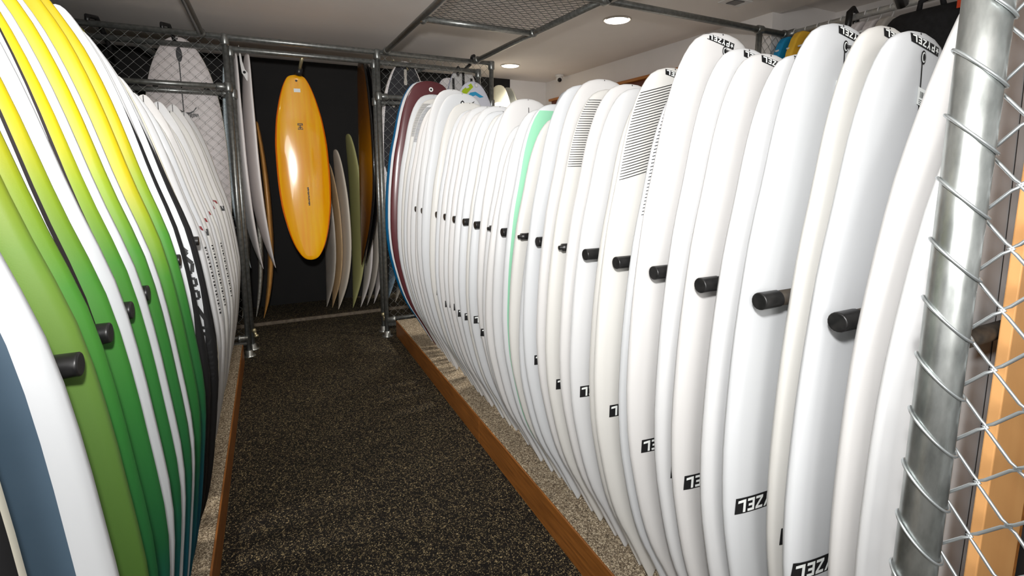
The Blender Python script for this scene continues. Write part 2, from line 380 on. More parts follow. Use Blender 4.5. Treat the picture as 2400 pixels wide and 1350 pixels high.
# ================================================================== RIGHT ROW OF WHITE BOARDS
RB = [(1, 3.5355, 2.039, 0.291, 1.098), (2, 3.4445, 1.998, 0.283, 1.096), (3, 3.3855, 1.963, 0.283, 1.098), (4, 3.2945, 1.941, 0.284, 1.097), (5, 3.2355, 1.912, 0.26, 1.082), (6, 3.1445, 1.885, 0.252, 1.082), (7, 3.0855, 2.011, 0.255, 1.082), (8, 2.955, 1.971, 0.278, 1.097), (9, 2.8, 1.896, 0.262, 1.085), (10, 2.6945, 1.845, 0.259, 1.082), (11, 2.6355, 1.84, 0.256, 1.082), (12, 2.5445, 1.848, 0.26, 1.085), (13, 2.4855, 1.819, 0.253, 1.082), (14, 2.3945, 1.833, 0.267, 1.092), (15, 2.3355, 1.802, 0.249, 1.083), (16, 2.2445, 1.783, 0.243, 1.082), (17, 2.1855, 1.79, 0.259, 1.09), (18, 2.0945, 1.832, 0.26, 1.098), (19, 2.0355, 1.716, 0.242, 1.082), (20, 1.9445, 1.708, 0.267, 1.082), (21, 1.8855, 1.763, 0.248, 1.071), (22, 1.7945, 1.773, 0.248, 1.075), (23, 1.7355, 1.719, 0.252, 1.082), (23.5, 1.6445, 1.62, 0.253, 1.082), (24, 1.5855, 1.818, 0.261, 1.077), (25, 1.4945, 1.825, 0.262, 1.085), (26, 1.4355, 1.782, 0.257, 1.083), (27, 1.3445, 1.786, 0.259, 1.086), (28, 1.2855, 1.765, 0.254, 1.084), (29, 1.1945, 1.74, 0.232, 1.075), (30, 1.1355, 1.799, 0.251, 1.069), (31, 1.0445, 1.75, 0.237, 1.075), (32, 0.9855, 1.861, 0.268, 1.084), (33, 0.8945, 1.803, 0.243, 1.075), (34, 0.8355, 1.779, 0.244, 1.077), (35, 0.7445, 1.759, 0.238, 1.072), (36, 0.6855, 1.811, 0.263, 1.097), (37, 0.5945, 1.784, 0.234, 1.094), (38, 0.5355, 1.759, 0.254, 1.082), (39, 0.4445, 1.845, 0.275, 1.09), (40, 0.395, 1.785, 0.29, 1.09)]
LOGO = {38: (.844, .775), 37: (.884, .795), 36: (.862, .808), 35: (.901, .751), 34: (.865, .772), 33: (.877, .766), 32: (.859, .790), 31: (.885, .744), 30: (.863, .822), 29: (.871, .737), 28: (.861, .819), 27: (.871, .752), 26: (.862, .783), 25: (.871, .778), 24: (.856, .820), 18: (.853, .771), 17: (.851, .809), 15: (.860, .782), 14: (.846, .786), 13: (.854, .796), 12: (.851, .797), 11: (.855, .776), 9: (.857, .808), 7: (.879, .781), 6: (.877, .797), 5: (.878, .817), 4: (.868, .843), 3: (.850, .825), 2: (.844, .833)}
TAIL = {30: 1.049, 32: 1.046, 33: 1.071, 34: 1.061, 35: 1.049, 36: 1.095, 37: 1.088, 38: 1.064}
ORD = ['first', 'second', 'third', 'fourth', 'fifth', 'sixth', 'seventh', 'eighth', 'ninth', 'tenth', 'eleventh', 'twelfth', 'thirteenth', 'fourteenth', 'fifteenth', 'sixteenth', 'seventeenth', 'eighteenth', 'nineteenth', 'twentieth']
SPECIAL = {
 1: 'wide white surfboard leaning directly against the maroon board at the far end',
 2: 'white surfboard with fine black tail stripes, second in front of the maroon board',
 3: 'white surfboard with narrow black tail stripes, third in front of the maroon board',
 7: 'white surfboard with tall tail showing behind the one with black leash cord, far end',
 8: 'tall white surfboard with a black leash cord at the tail, far end of right row',
 9: 'white surfboard with a dark leash plug just before the tall far one with cord',
 22: 'white surfboard with a mint green stripe along its edge, middle of right row',
 21: 'white surfboard standing right behind the mint striped board in the right row',
 23: 'white surfboard standing directly in front of the mint striped board in the right row',
 23.5: 'short white surfboard showing only a sliver, two boards in front of the mint striped one',
 26: 'cream white surfboard with fine black tail stripes and round tail, middle of right row',
 25: 'tall round tailed white surfboard just behind the cream one with black tail stripes',
 27: 'white surfboard just in front of the cream one with black tail stripes',
 30: 'white surfboard with many wide black pinstripes below its logo at the tail',
 31: 'white surfboard mostly hidden, its edge striped black, in front of the wide pinstriped board',
 32: 'tall white surfboard with full tail logo and black leash plug above the pinstriped board',
 36: 'tall white surfboard with round black badge and leash at the tail, third from near end',
 37: 'white surfboard with half hidden tail logo between two with round black badges',
 38: 'white surfboard with full tail logo, round black badge and barcode price tag',
 39: 'tall white surfboard running up behind the galvanised post, blank, no logo visible',
 40: 'nearest white surfboard, seen behind the chain link wires and wood panel',
}
ROWG = 'white surfboards in the right rack'
def stringer(bd, root, z0, z1, x=0, wd=.0036):
    bd.band('stringer', M['ink'], root, z0, z1, x-wd/2, x+wd/2, 26, 1, .0008)
for k, Y, zt, hw, xc in RB:
    L = zt-.152; bd = Board(L, hw, .045 if k == 40 else .054, P_PIN if k in (39, 40) else P_SHORT, a=.66, b=.78)
    if k in SPECIAL: lab = SPECIAL[k]
    elif k <= 20: lab = 'plain white surfboard in right row, %s counting forward from the maroon far board' % ORD[k-1]
    else: lab = 'white surfboard in right row, %s counting back from the near galvanised post' % ORD[40-k]
    m = M['white'][[0, 1, 3, 2, 0, 1, 3][int(k*5) % 7]] if k not in (26, 29) else M['white'][2]
    root = bd.body('surfboard', m); root.location = (xc, Y, .152)
    tag(root, lab, 'surfboard', ROWG)
    stringer(bd, root, L*.3, L-.004)
    if k in LOGO: shop_logo(bd, root, LOGO[k][0]-xc, LOGO[k][1]-.152, .15, .038)
    if k in TAIL: shop_logo(bd, root, TAIL[k]-xc-.017, L-.007, .094, .0165, -.2)
    if k in (36, 38, 32):
        zz = L-.048
        b0 = bd.disc('leash_plug', M['black'], root, .002, zz, .0085, .0016, .0125)
        bd.disc('plug_ring', M['print_white'], b0, .002, zz, .0062, .0022, .0092)
        bd.disc('plug_cup', M['black'], b0, .002, zz, .0045, .0028, .007)
        bd.band('centre_line', M['black'], root, L-.24, zz-.013, -.0016, .0016, 12, 1, .0012)
    if k in (32, 36):
        g = G(); x, y, z = bd.D(.002, L-.048, .004)
        g.tube([(x, y, z), (x+.012, y-.012, z-.004), (x+.026, y-.010, z+.002), (x+.046, y-.006, z+.001), (x+.056, y+.004, z+.003)], .0028, 8); g.build('leash_cord', M['rubber'], root)
    if k in (8, 9):
        b0 = bd.disc('leash_plug', M['black'], root, -.002, L-.062, .013, .0016, .015)
        bd.disc('plug_ring', M['print_white'], b0, -.002, L-.062, .006, .0022, .007)
    if k == 8:
        g = G(); x, y, z = bd.D(.01, L-.066, .004); g.tube([(x, y, z), (x+.03, y-.008, z-.004), (x+.06, y-.006, z+.016), (x+.035, y-.006, z-.008), (x+.068, y-.002, z-.004)], .003, 8); g.build('leash_cord', M['rubber'], root)
    if k == 38:
        x0, z0 = -.010, L-.100
        tg = bd.patch('price_tag', M['print_white'], root, [[(x0, z0), (x0+.045, z0-.010), (x0+.043, z0-.040), (x0-.002, z0-.031)]], .0026)
        bars = []; u = .006
        for q in range(13):
            wq = random.choice((.0008, .0014, .002)); bars.append([(x0+u, z0-.007-.2*u), (x0+u+wq, z0-.007-.2*(u+wq)), (x0+u+wq, z0-.018-.2*u), (x0+u, z0-.018-.2*u)]); u += wq+.0011
        for q in range(3): bars.append([(x0+.003, z0-.0225-q*.003), (x0+.022-q*.003, z0-.0262-q*.003), (x0+.022-q*.003, z0-.0272-q*.003), (x0+.003, z0-.0235-q*.003)])
        bars.append([(x0+.028, z0-.029), (x0+.039, z0-.031), (x0+.039, z0-.032), (x0+.028, z0-.030)])
        bd.patch('barcode', M['black'], tg, bars, .0032)
    if k == 36:
        x0, z0 = -.026, L-.118
        bd.patch('price_tag', M['print_white'], root, [[(x0, z0), (x0+.045, z0-.008), (x0+.043, z0-.038), (x0-.002, z0-.03)]], .0026)
    if k == 22:
        bd.band('mint_band', M['mint'], root, L*.12, L-.03, lambda z: -bd.w(z/L)*.93, lambda z: -bd.w(z/L)*(.66 if z < L*.8 else .66-.5*(z/L-.8)/.2), 44, 6, .0008)
    if k in (2, 3, 26, 30, 31):
        spec = {2: (1.955-.152, 1.737-.152, 30, -.045), 3: (1.925-.152, 1.696-.152, 30, -.045), 26: (L-.042, L-.262, 29, -.003), 30: (L-.078, L-.318, 31, -.028), 31: (L-.07, L-.36, 33, -.03)}[k]
        zt_, zb_, n, xr = spec; polys = []
        if k in (2, 3): zt_ -= 0; zb_ -= 0
        for q in range(n):
            z = zt_+(zb_-zt_)*q/(n-1)
            xl = -bd.w(z/L)*.985
            xe = -bd.w(z/L)+{30: .155, 26: .17, 31: .15}.get(k, .10)
            if q < 3: xe -= .0
            if q > n-4: xe -= .022*(q-(n-4))
            if k == 30 and q < 4: xe -= .012*(4-q)
            sl = {30: .27, 26: .02, 31: .27}.get(k, 0)
            hh = .0011 if k > 10 else .0014
            S_ = 10
            for j in range(S_):
                a = xl+(xe-xl)*j/S_; b = xl+(xe-xl)*(j+1)/S_
                polys.append([(a, z-hh+sl*(a-xl)), (b, z-hh+sl*(b-xl)), (b, z+hh+sl*(b-xl)), (a, z+hh+sl*(a-xl))])
        bd.patch('tail_pinstripes', M['black'], root, polys, .0014)

# maroon and blue boards at the far end of the right row
bd = Board(2.145-.152, .320, .05, P_SHORT)
M['maroon'] = noisy('maroon_tint', (84, 40, 44), (92, 46, 50), 4, .25, coat=.3)
root = bd.body('surfboard', M['maroon'], N=44); root.location = (1.10, 3.625, .152)
tag(root, 'dark maroon surfboard with a small white eyelet, far end of the right row', 'surfboard')
e0 = bd.disc('eyelet', M['print_white'], root, .004, bd.L-.062, .016, .0016); bd.disc('eyelet_hole', M['black'], e0, .004, bd.L-.062, .008, .0026)
bd = Board(2.155-.152, .340, .054, P_SHORT)
root = empty('surfboard', (1.10, 3.705, .152), 'white surfboard with deep blue rails, standing behind the maroon board', 'surfboard')
bd.body('deck', M['white'][0], root, th0=PI*1.12, th1=PI*1.88, Mm=10)
bd.body('blue_rail', mat('blue_rail', (0, 78, 118), .3), root, th0=-PI*.12, th1=PI*1.12, Mm=20)

# ================================================================== LEFT ROW
SOFT = [(.0, (0, 66, 92)), (.42, (0, 84, 100)), (.66, (22, 92, 50)), (.95, (40, 114, 40)), (1.18, (66, 130, 38)), (1.33, (126, 148, 24)), (1.46, (178, 160, 0)), (1.85, (182, 158, 0))]
M['soft'] = zgrad('soft_fade', SOFT)
M['soft2'] = zgrad('soft_fade_high', [(z if i in (0, 7) else z-.10, c) for i, (z, c) in enumerate(SOFT)])
M['soft3'] = zgrad('soft_fade_lime', [(0, (56, 90, 34)), (.5, (72, 108, 42)), (1.0, (88, 124, 50)), (1.25, (104, 138, 44)), (1.42, (146, 150, 14)), (1.85, (178, 158, 0))])
M['slick'] = mat('white_slick', (201, 204, 207), .4)
M['seam'] = mat('dark_seam', (18, 5, 7), .6, spec=.2)
M['slate'] = noisy('slate_blue', (60, 80, 97), (68, 88, 105), 6, .5)
XL = -.49
# key, y, top, half width, kind
LB = [
 ('A0', 1.68, 1.95, .280, 'green', 'yellow to green softboard deepest of the coloured ones, beside the first black railed board'),
 ('A1', 1.55, 1.95, .280, 'green2', 'yellow to green softboard second deepest, a thin seam from its twin behind'),
 ('B0', 1.417, 1.93, .280, 'white', 'white bottomed softboard right in front of the two adjoining green ones'),
 ('B1', 1.359, 1.93, .280, 'green', 'yellow to green softboard between two white strips, third green from the back'),
 ('B2', 1.267, 1.92, .278, 'white', 'white bottomed softboard, middle white strip of the left row'),
 ('B3', 1.209, 1.92, .278, 'seam', 'yellow to green softboard with dark seam, just past the third peg'),
 ('B4', 1.117, 1.92, .278, 'white', 'wide white bottomed softboard right in front of the third peg'),
 ('B5', 1.059, 1.90, .278, 'seam', 'green softboard with dark seam standing just behind the second peg'),
 ('B6', .967, 1.90, .276, 'seam', 'green softboard with dark seam between the first and second pegs'),
 ('B7', .909, 1.89, .276, 'lime', 'dull lime green softboard just behind the nearest black peg'),
 ('B9', .735, 1.88, .210, 'edge', 'cream softboard with a black edge line just showing in the lower left corner'),
 ('B8', .817, 1.90, .268, 'slate', 'softboard with slate blue face and broad white rail at lower left'),
]
LG = 'soft topped surfboards in the left rack'
for key, Y, zt, hw, kind, lab in LB:
    bd = Board(zt-.152, hw, .060, P_SOFT, a=.72, b=.82)
    root = empty('softboard', (XL, Y, .152), lab, 'surfboard', LG)
    gm = {'green': M['soft'], 'green2': M['soft2'], 'lime': M['soft3']}.get(kind, M['soft'])
    # angles: -90 deg is the face to the camera, 0 is the rail at the aisle, 90 deg the far face
    if kind in ('green', 'green2', 'lime'):
        bd.body('foam_deck', gm, root, th0=-PI*1.08, th1=PI*.08, Mm=16)
        bd.body('bottom_slick', M['slick'], root, th0=PI*.08, th1=PI*.92, Mm=10)
    elif kind == 'white':
        bd.body('bottom_slick', M['slick'], root, th0=-PI*1.1, th1=PI*.1, Mm=16)
        bd.body('foam_deck', gm, root, th0=PI*.1, th1=PI*.9, Mm=10)
    elif kind == 'seam':
        bd.body('bottom_slick', M['slick'], root, th0=-PI*.80, th1=-PI*.195, Mm=10)
        bd.body('seam_line', M['seam'], root, th0=-PI*.195, th1=-PI*.172, Mm=2)
        bd.body('foam_deck', gm, root, th0=-PI*.172, th1=PI*1.20, Mm=18)
    elif kind == 'edge':
        bd.body('deck_face', M['cream'], root, th0=-PI*1.1, th1=-PI*.22, Mm=14)
        bd.body('edge_line', M['black'], root, th0=-PI*.22, th1=-PI*.06, Mm=5)
        bd.body('rail_foam', M['cream'], root, th0=-PI*.06, th1=PI*.9, Mm=12)
    else:
        bd.body('face_panel', M['slate'], root, th0=-PI*.86, th1=-PI*.20, Mm=10)
        bd.body('rail_foam', M['slick'], root, th0=-PI*.20, th1=PI*1.14, Mm=18)
        bd.body('edge_line', M['black'], root, th0=-PI*.88, th1=-PI*.86, Mm=1)

# black railed white softboards
CB = [('C1', 1.83, 1.955, .279, 'white softboard with black rail beside the last green softboard'),
      ('C2', 1.98, 1.93, .290, 'white softboard with black rail and black vertical lettering on its face'),
      ('C3', 2.11, 1.90, .280, 'cream edged white softboard with thin black rail, behind the lettered one')]
for key, Y, zt, hw, lab in CB:
    L = zt-.152; bd = Board(L, hw, .060, P_SOFT, a=.72, b=.82)
    root = empty('softboard', (XL, Y, .152), lab, 'surfboard', 'black railed softboards in the left rack')
    def lo(t): return -PI*(.11+.20*min(1, max(0, (.52-t)/.32)))
    f = {'C1': .42, 'C2': .36, 'C3': .14}[key]
    def hi(t): return lo(t)+PI*(.010+f*min(1, max(0, (.84-t)/.26)))
    bd.body('deck_face', M['white'][1], root, th0=-PI*1.12, th1=lo, Mm=14)
    bd.body('black_rail', M['black'], root, th0=lo, th1=hi, Mm=8)
    bd.body('rail_foam', M['cream'] if key == 'C3' else M['white'][0], root, th0=hi, th1=PI*.88, Mm=14)
    if key == 'C2':
        # big outlined vertical letters along the rail side of the face, feet towards the rail
        def xr(z): return bd.w(z/L)*.965+.012
        P = []
        def seg(a, b, wd=.008):
            (x0, z0), (x1, z1) = a, b; dx, dz = x1-x0, z1-z0; q = math.hypot(dx, dz) or 1; nx, nz = -dz/q*wd/2, dx/q*wd/2
            P.append([(x0+nx, z0+nz), (x1+nx, z1+nz), (x1-nx, z1-nz), (x0-nx, z0-nz)])
        def pl(pts, wd=.008):
            for a, b in zip(pts, pts[1:]): seg(a, b, wd)
        def q(dx, z): return (xr(z-.152)-dx, z-.152)
        pl([q(.085, 1.300), q(.055, 1.275), q(.026, 1.235), q(.038, 1.222), q(.020, 1.195), q(.026, 1.165), q(.085, 1.160)], .011)
        pl([q(.085, 1.148), q(.022, 1.142), q(.022, 1.118), q(.085, 1.122)], .009)
        pl([q(.085, 1.102), q(.022, 1.098), q(.022, 1.072), q(.085, 1.072)], .009)
        pl([q(.085, 1.064), q(.035, 1.045), q(.018, .995), q(.020, .965), q(.034, .968)], .011)
        pl([q(.060, .955), q(.026, .945), q(.016, .925), q(.024, .905), q(.060, .900)], .011)
        for z in (.880, .862, .840, .822, .800, .782): P.append([q(.06, z), q(.014, z), q(.016, z-.010), q(.06, z-.010)])
        bd.patch('lettering', M['black'], root, P, .0016)

# white shortboards at the far end of the left rack
NL = 17
for k in range(NL):
    Y = 2.27+k*.1165; zt = [1.815, 1.86, 1.79, 1.83, 1.80, 1.85, 1.82, 1.80, 1.86, 1.83, 1.80, 1.85, 1.90, 1.84, 1.87, 1.83, 1.90][k]
    hw = .262+.012*((k*7) % 5)/4-.002*(k < 3)
    L = zt-.152; bd = Board(L, hw, .052, P_SOFT, a=.78, b=.9)
    root = bd.body('surfboard', M['white'][[2, 0, 3, 1, 2, 3, 0][k % 7]], N=34, Mm=18); root.location = (XL, Y, .152)
    if k == 0: lab = 'white surfboard in left row right behind the cream edged black railed softboard'
    elif k == NL-1: lab = 'white surfboard at the far end of the left row, against the fence post'
    else: lab = 'white surfboard in left row, %s counting from the pipe fence at the back' % ORD[NL-1-k]
    tag(root, lab, 'surfboard', 'white surfboards in the left rack')
    stringer(bd, root, L*.4, L-.004)
    # rail prints: short red-black hook marks, boxes and dotted wording beside the aisle rail
    if k in (0, 2, 4, 7):
        P = []; z = 1.05-.012*k; xz = lambda z_: bd.w(z_/L)-.0008
        for q in range(22):
            hh = .003+.003*((q*7+k) % 3); P.append([(xz(z)-.007, z), (xz(z)-.001, z), (xz(z)-.001, z-hh), (xz(z)-.007, z-hh)]); z -= .014
        bd.patch('rail_wording', M['black'], root, P, .0014)
    if k in (3, 5, 7, 9, 11):
        z = 1.075+.008*k; xz = bd.w(z/L)-.006
        bd.patch('red_mark', mat('red_mark', (120, 20, 24), .5), root, [[(xz-.03, z+.012), (xz-.004, z+.006), (xz+.004, z-.014), (xz-.004, z-.012), (xz-.012, z), (xz-.03, z+.004)]], .0014)
    if k in (4, 12):
        z = 1.04+.006*k; xz = bd.w(z/L)-.010
        bd.patch('black_mark', M['black'], root, [[(xz-.035, z+.018), (xz+.004, z+.016), (xz+.008, z-.016), (xz-.02, z-.014)], [(xz-.026, z-.016), (xz-.012, z-.018), (xz-.002, z-.06), (xz-.008, z-.062)]], .0014)
    if k in (13, 15):
        P = []; z = 1.36
        for q in range(20):
            P.append([(bd.w(z/L)-.012, z), (bd.w(z/L)-.003, z), (bd.w(z/L)-.003, z-.009), (bd.w(z/L)-.012, z-.009)]); z -= .0125
        bd.patch('rail_wording', M['black'], root, P, .0014)

# ================================================================== PIPE CAGE AT THE BACK
PR = .021
def coupling(e, p, d, l=.06, r=.030):
    g = G(); d = Vector(d).normalized(); p = Vector(p); g.tube([p-d*l/2, p-d*(l/2-.008), p+d*(l/2-.008), p+d*l/2], [r-.004, r, r, r-.004], 14); g.build('coupling', M['steel_dark'], e)
def wires_bm(x0, x1, z0, z1, p=.073, r=.0016, swap=None, seg=4):
    """woven chain link: zig-zag wires hooked into their neighbours"""
    g = G(); n = int((x1-x0)/(p/2)); 
    for i in range(n):
        pts = []; j = 0; z = z1
        while z > z0:
            s = (j+i) % 2; x = x0+(i+s)*p/2; pts.append((x+(.0016 if s else -.0016), (.0022 if (j % 2) else -.0022), z)); z -= p/2; j += 1
        if swap: pts = [swap(*q) for q in pts]
        g.tube(pts, r, seg)
    return g
def cage(name, lab, y, xs, zt, railz, mesh, bases):
    e = empty(name, (xs[1], y, 0), lab, 'fence'); ox = xs[1]
    for i, x in enumerate(xs):
        g = G(); g.tube([(x-ox, 0, .004), (x-ox, 0, zt)], PR, 14); g.build('post', M['steel_dark'], e)
        coupling(e, (x-ox, 0, zt-.02), (0, 0, 1), .08); coupling(e, (x-ox, 0, railz), (0, 0, 1), .07)
        g = G(); g.lathe([(0, .05), (.006, .05), (.010, .03), (.05, .027)], (x-ox, 0, 0), (0, 0, 1), 18); g.build('base_flange', M['steel'], e)
    g = G(); g.tube([(-1.3-ox, 0, zt), (xs[-1]-ox+.02, 0, zt)], PR, 14); g.build('top_rail', M['steel_dark'], e)
    for a, b in ((xs[0], xs[1]), (xs[2], xs[3])):
        g = G(); g.tube([(a-ox, 0, railz), (b-ox, 0, railz)], PR*.95, 14); g.build('mid_rail', M['steel_dark'], e)
        for xx, s in ((a, 1), (b, -1)): coupling(e, (xx-ox+s*.05, 0, railz), (1, 0, 0), .06, .028)
        if mesh:
            gm = wires_bm(a-ox+.03, b-ox-.02, .10, zt-.01); tag(gm.build('chain_link_mesh', M['wire_far'], e), kind='stuff')
        g = G(); g.tube([(a-ox, 0, .11), (b-ox, 0, .11)], PR*.9, 12); g.build('bottom_rail', M['steel_dark'], e)
    return e
FX = (-1.12, -.227, .893, 1.945)
ca = cage('pipe_fence', 'front galvanised pipe fence with chain link bays either side of the doorway', 4.44, FX, 2.49, 2.127, True, True)
for sx, x in ((-1, -.227), (1, .893)):
    g = G(); g.lathe([(0, .028), (.012, .03), (.02, .022), (.07, .020)], (x+.227+sx*.07, -.02, .16), (-sx, 0, 0), 14); g.build('side_clamp', M['steel'], ca)
cr = cage('pipe_fence', 'rear galvanised pipe frame standing just behind the chain link fence', 4.605, (-1.12, -.205, .895, 1.88), 2.44, 2.10, False, True)
gm = wires_bm(.0, .15, .12, 2.4, swap=lambda x, y, z: (.893+.227+y, x+.01, z)); tag(gm.build('chain_link_mesh', M['wire_far'], ca), kind='stuff')
for x in (-.19, .88):
    g = G(); g.lathe([(0, .016), (.02, .02), (.03, .012), (.055, .012), (.06, .02), (.075, .018)], (x+.205, -.045, .19), (.3, -.2, -1), 12); g.build('brass_bolt', M['brass'], cr)

# overhead pipes and mesh
ov = empty('overhead_pipe_grid', (1.0, 3.36, 2.47), 'overhead galvanised pipe grid with a chain link panel below the ceiling', 'pipe frame')
def opipe(name, a, b, r=.021):
    g = G(); o = Vector((1.0, 3.36, 2.47)); g.tube([Vector(a)-o, Vector(b)-o], r, 14); return g.build(name, M['steel_dark'], ov)
ZP = 2.49
opipe('long_pipe', (.99, 1.2, ZP), (.955, 4.42, ZP)); opipe('long_pipe', (1.83, 2.5, ZP), (1.77, 4.42, ZP)); opipe('cross_pipe', (1.0, 3.355, ZP), (1.80, 3.355, ZP))
opipe('cross_pipe', (.95, 2.52, ZP), (3.50, 2.57, ZP)); opipe('long_pipe', (1.86, 1.2, ZP), (1.86, 2.5, ZP))
for p, d in (((.985, 3.355, ZP), (0, 1, 0)), ((1.80, 3.355, ZP), (0, 1, 0)), ((1.84, 2.53, ZP), (0, 1, 0)), ((.957, 4.36, ZP), (0, 1, 0)), ((1.77, 4.36, ZP), (0, 1, 0)), ((3.48, 2.57, ZP), (1, 0, 0)), ((3.2, 2.565, ZP), (1, 0, 0))):
    coupling(ov, Vector(p)-Vector((1.0, 3.36, 2.47)), d)
gm = wires_bm(.02, .80, -.85, -.02, p=.06, r=.0022, swap=lambda x, y, z: (x, z, .03+y)); tag(gm.build('chain_link_mesh', M['wire_far'], ov), kind='stuff')
g = G(); g.tube([(2.2, -.795, .02), (2.2, -.795, -.6)], .021, 12); g.build('drop_post', M['steel'], ov)
gm = wires_bm(2.23, 2.75, -.6, -.01, swap=lambda x, y, z: (x, -.795+y, z)); tag(gm.build('chain_link_mesh', M['wire_far'], ov), kind='stuff')
ov2 = empty('overhead_pipe', (-.37, 3.0, ZP), 'single galvanised pipe running overhead to the left fence post', 'pipe')
g = G(); g.tube([(-.005, -1.8, 0), (.0, 1.42, 0)], .021, 14); g.build('pipe', M['steel_dark'], ov2)
g = G(); g.tube([(0, 1.36, 0), (0, 1.42, 0)], .029, 14); g.build('coupling', M['steel_dark'], ov2)
ov3 = empty('overhead_pipe', (-.72, 4.9, 2.42), 'short pipe running back behind the left chain link bay', 'pipe')
g = G(); g.tube([(-.09, -.27, .02), (.02, .9, .02)], .020, 12); g.build('pipe', M['steel_dark'], ov3)
g = G(); g.tube([(.02, .84, .02), (.02, .95, .02)], .034, 12); g.build('wall_flange', M['steel_dark'], ov3)
ov4 = empty('overhead_pipe', (1.28, 4.9, 2.42), 'short pipe running back behind the right chain link bay', 'pipe')
g = G(); g.tube([(.08, -.27, .02), (.02, .9, .02)], .020, 12); g.build('pipe', M['steel_dark'], ov4)
g = G(); g.tube([(.02, .84, .02), (.02, .95, .02)], .034, 12); g.build('wall_flange', M['steel_dark'], ov4)

# ================================================================== BOARDS IN THE BACK BAY
M['orange'] = noisy('orange_resin', (250, 164, 4), (255, 192, 16), 26, .12, (1, 1, .06), 0, 0, 5, .3, .7, coat=1)
M['orange_edge'] = mat('orange_edge', (236, 112, 4), .12, coat=1)
bd = Board(1.595, .216, .058, P_EGG, .035, .02, a=.85, b=.95)
root = empty('surfboard', (.306, 4.74, .712), 'glossy orange resin tinted surfboard hanging in the doorway of the cage', 'surfboard')
root.rotation_euler = (R(-1.5), R(-1.4), 0)
bd.body('deck', M['orange'], root, N=48, th0=-PI*.87, th1=-PI*.13, Mm=18)
bd.body('rail_wrap', M['orange_edge'], root, N=48, th0=-PI*.13, th1=PI*1.13, Mm=18)
bd.disc('leash_hole', M['black'], root, 0, 1.545, .009, .0018)
bd.patch('price_tag', M['print_white'], root, [[(-.026, 1.480), (.026, 1.480), (.026, 1.450), (-.026, 1.450)]], .0022)
E_ = lambda a, b, c, d: [(a, b), (c, b), (c, d), (a, d)]
bd.patch('maker_emblem', M['black'], root, [E_(-.020, 1.190, .022, 1.184), E_(-.020, 1.178, .022, 1.172), E_(-.020, 1.190, -.014, 1.172), E_(.016, 1.190, .022, 1.172), E_(-.003, 1.172, .004, 1.140), E_(-.016, 1.160, .018, 1.154), E_(-.020, 1.146, -.008, 1.138), E_(.010, 1.146, .022, 1.138), E_(-.012, 1.142, .014, 1.138)], .002)
P = []; z = .640
for q in range(11):
    hh = (.010, .013, .008, .012)[q % 4]; P.append([(.012+.003*(q % 3), z), (.026+.002*(q % 2), z+.002), (.026, z-hh), (.013, z-hh)]); z -= hh+.004
bd.patch('maker_wordmark', M['black'], root, P, .002)
hk = empty('hanging_hook', (.32, 4.605, 2.44), 'padded pipe hook holding the orange board in the doorway', 'hook', 'board hooks')
g = G(); g.tube([(0, 0, 0), (-.012, .05, -.05), (-.03, .115, -.13)], .014, 12); g.build('arm', M['brass'], hk)
g = G(); g.tube([(-.022, .085, -.09), (-.03, .112, -.12), (-.034, .12, -.14)], [.026, .034, .028], 12); g.build('foam_pad', M['rubber'], hk)

def edge_board(name, lab, loc, L, hw, T, prof, rk0, rk1, m, rz, group=None, rail=None, railm=None, tm=.5):
    bd = Board(L, hw, T, prof, rk0, rk1, tm)
    if rail:
        root = empty(name, loc, lab, 'surfboard', group, rz)
        bd.body('deck', m, root, N=32, th0=-PI*(1-rail), th1=-PI*rail, Mm=10); bd.body('rail_wrap', railm, root, N=32, th0=-PI*rail, th1=PI*(1+rail), Mm=14)
    else:
        root = bd.body(name, m, N=32, Mm=18); root.location = loc; root.rotation_euler = (0, 0, rz); tag(root, lab, 'surfboard', group)
    return root, bd
HG = 'boards hanging in the cage doorway'
M['satin'] = mat('satin_white', (240, 234, 232), .45)
r1, b1 = edge_board('surfboard', 'slim white board hanging edge on beside the left doorway post, no fin seen', (-.205, 4.86, .63), 1.84, .25, .052, P_SHORT, .12, .02, M['satin'], PI/2+.2, HG, tm=.62)
r2, b2 = edge_board('surfboard', 'slim white board with a pale fin hanging edge on, second from left doorway post', (-.115, 4.86, .63), 1.84, .25, .052, P_SHORT, .13, .02, M['satin'], PI/2+.2, HG, tm=.62)
# fin on the bottom of the second hanging board
g = G(); fp = [(0, -.07), (.05, .00), (.075, .09), (.078, .17), (.062, .21), (.055, .16), (.045, .08), (.03, .02), (.0, .02)]
fp = [(-.0, 1.58), (-.045, 1.66), (-.052, 1.74), (-.056, 1.83), (-.054, 1.875), (-.046, 1.84), (-.036, 1.75), (-.022, 1.69), (0, 1.66)]
n = len(fp)
g.add([(-.10+.004*0, -x_, z_) for x_, z_ in fp]+[(-.108, -x_, z_) for x_, z_ in fp], [tuple(range(n-1, -1, -1)), tuple(range(n, 2*n))]+[(i, (i+1) % n, n+(i+1) % n, n+i) for i in range(n)])
fo = g.build('fin', M['plastic_white'], r2, False)
g = G(); g.lathe([(0, .011), (.012, .011)], (-.109, .026, 1.665), (1, 0, 0), 14); g.build('fin_hole', M['black'], fo)
r3, b3 = edge_board('surfboard', 'bluish white board hanging edge on, mostly hidden by the left doorway post', (-.287, 4.97, .63), 1.76, .24, .05, P_SHORT, .10, .02, mat('pale_blue', (196, 210, 216), .3), PI/2, HG, tm=.62)
for i, (x, z1_, lab) in enumerate(((-.255, 2.36, 'thin black cord hanging from the rear rail at the left doorway post'),)):
    h_ = empty('black_cord', (x, 4.66, 2.44), lab, 'cord'); g = G(); g.tube([(0, 0, 0), (0, .03, -.06)], .003, 6); g.build('cord', M['rubber'], h_)
    g = G(); g.lathe([(0, .004), (.02, .012), (.06, .016), (.075, .006)], (0, .03, -.05), (0, 0, -1), 12); g.build('plug', M['rubber'], h_)
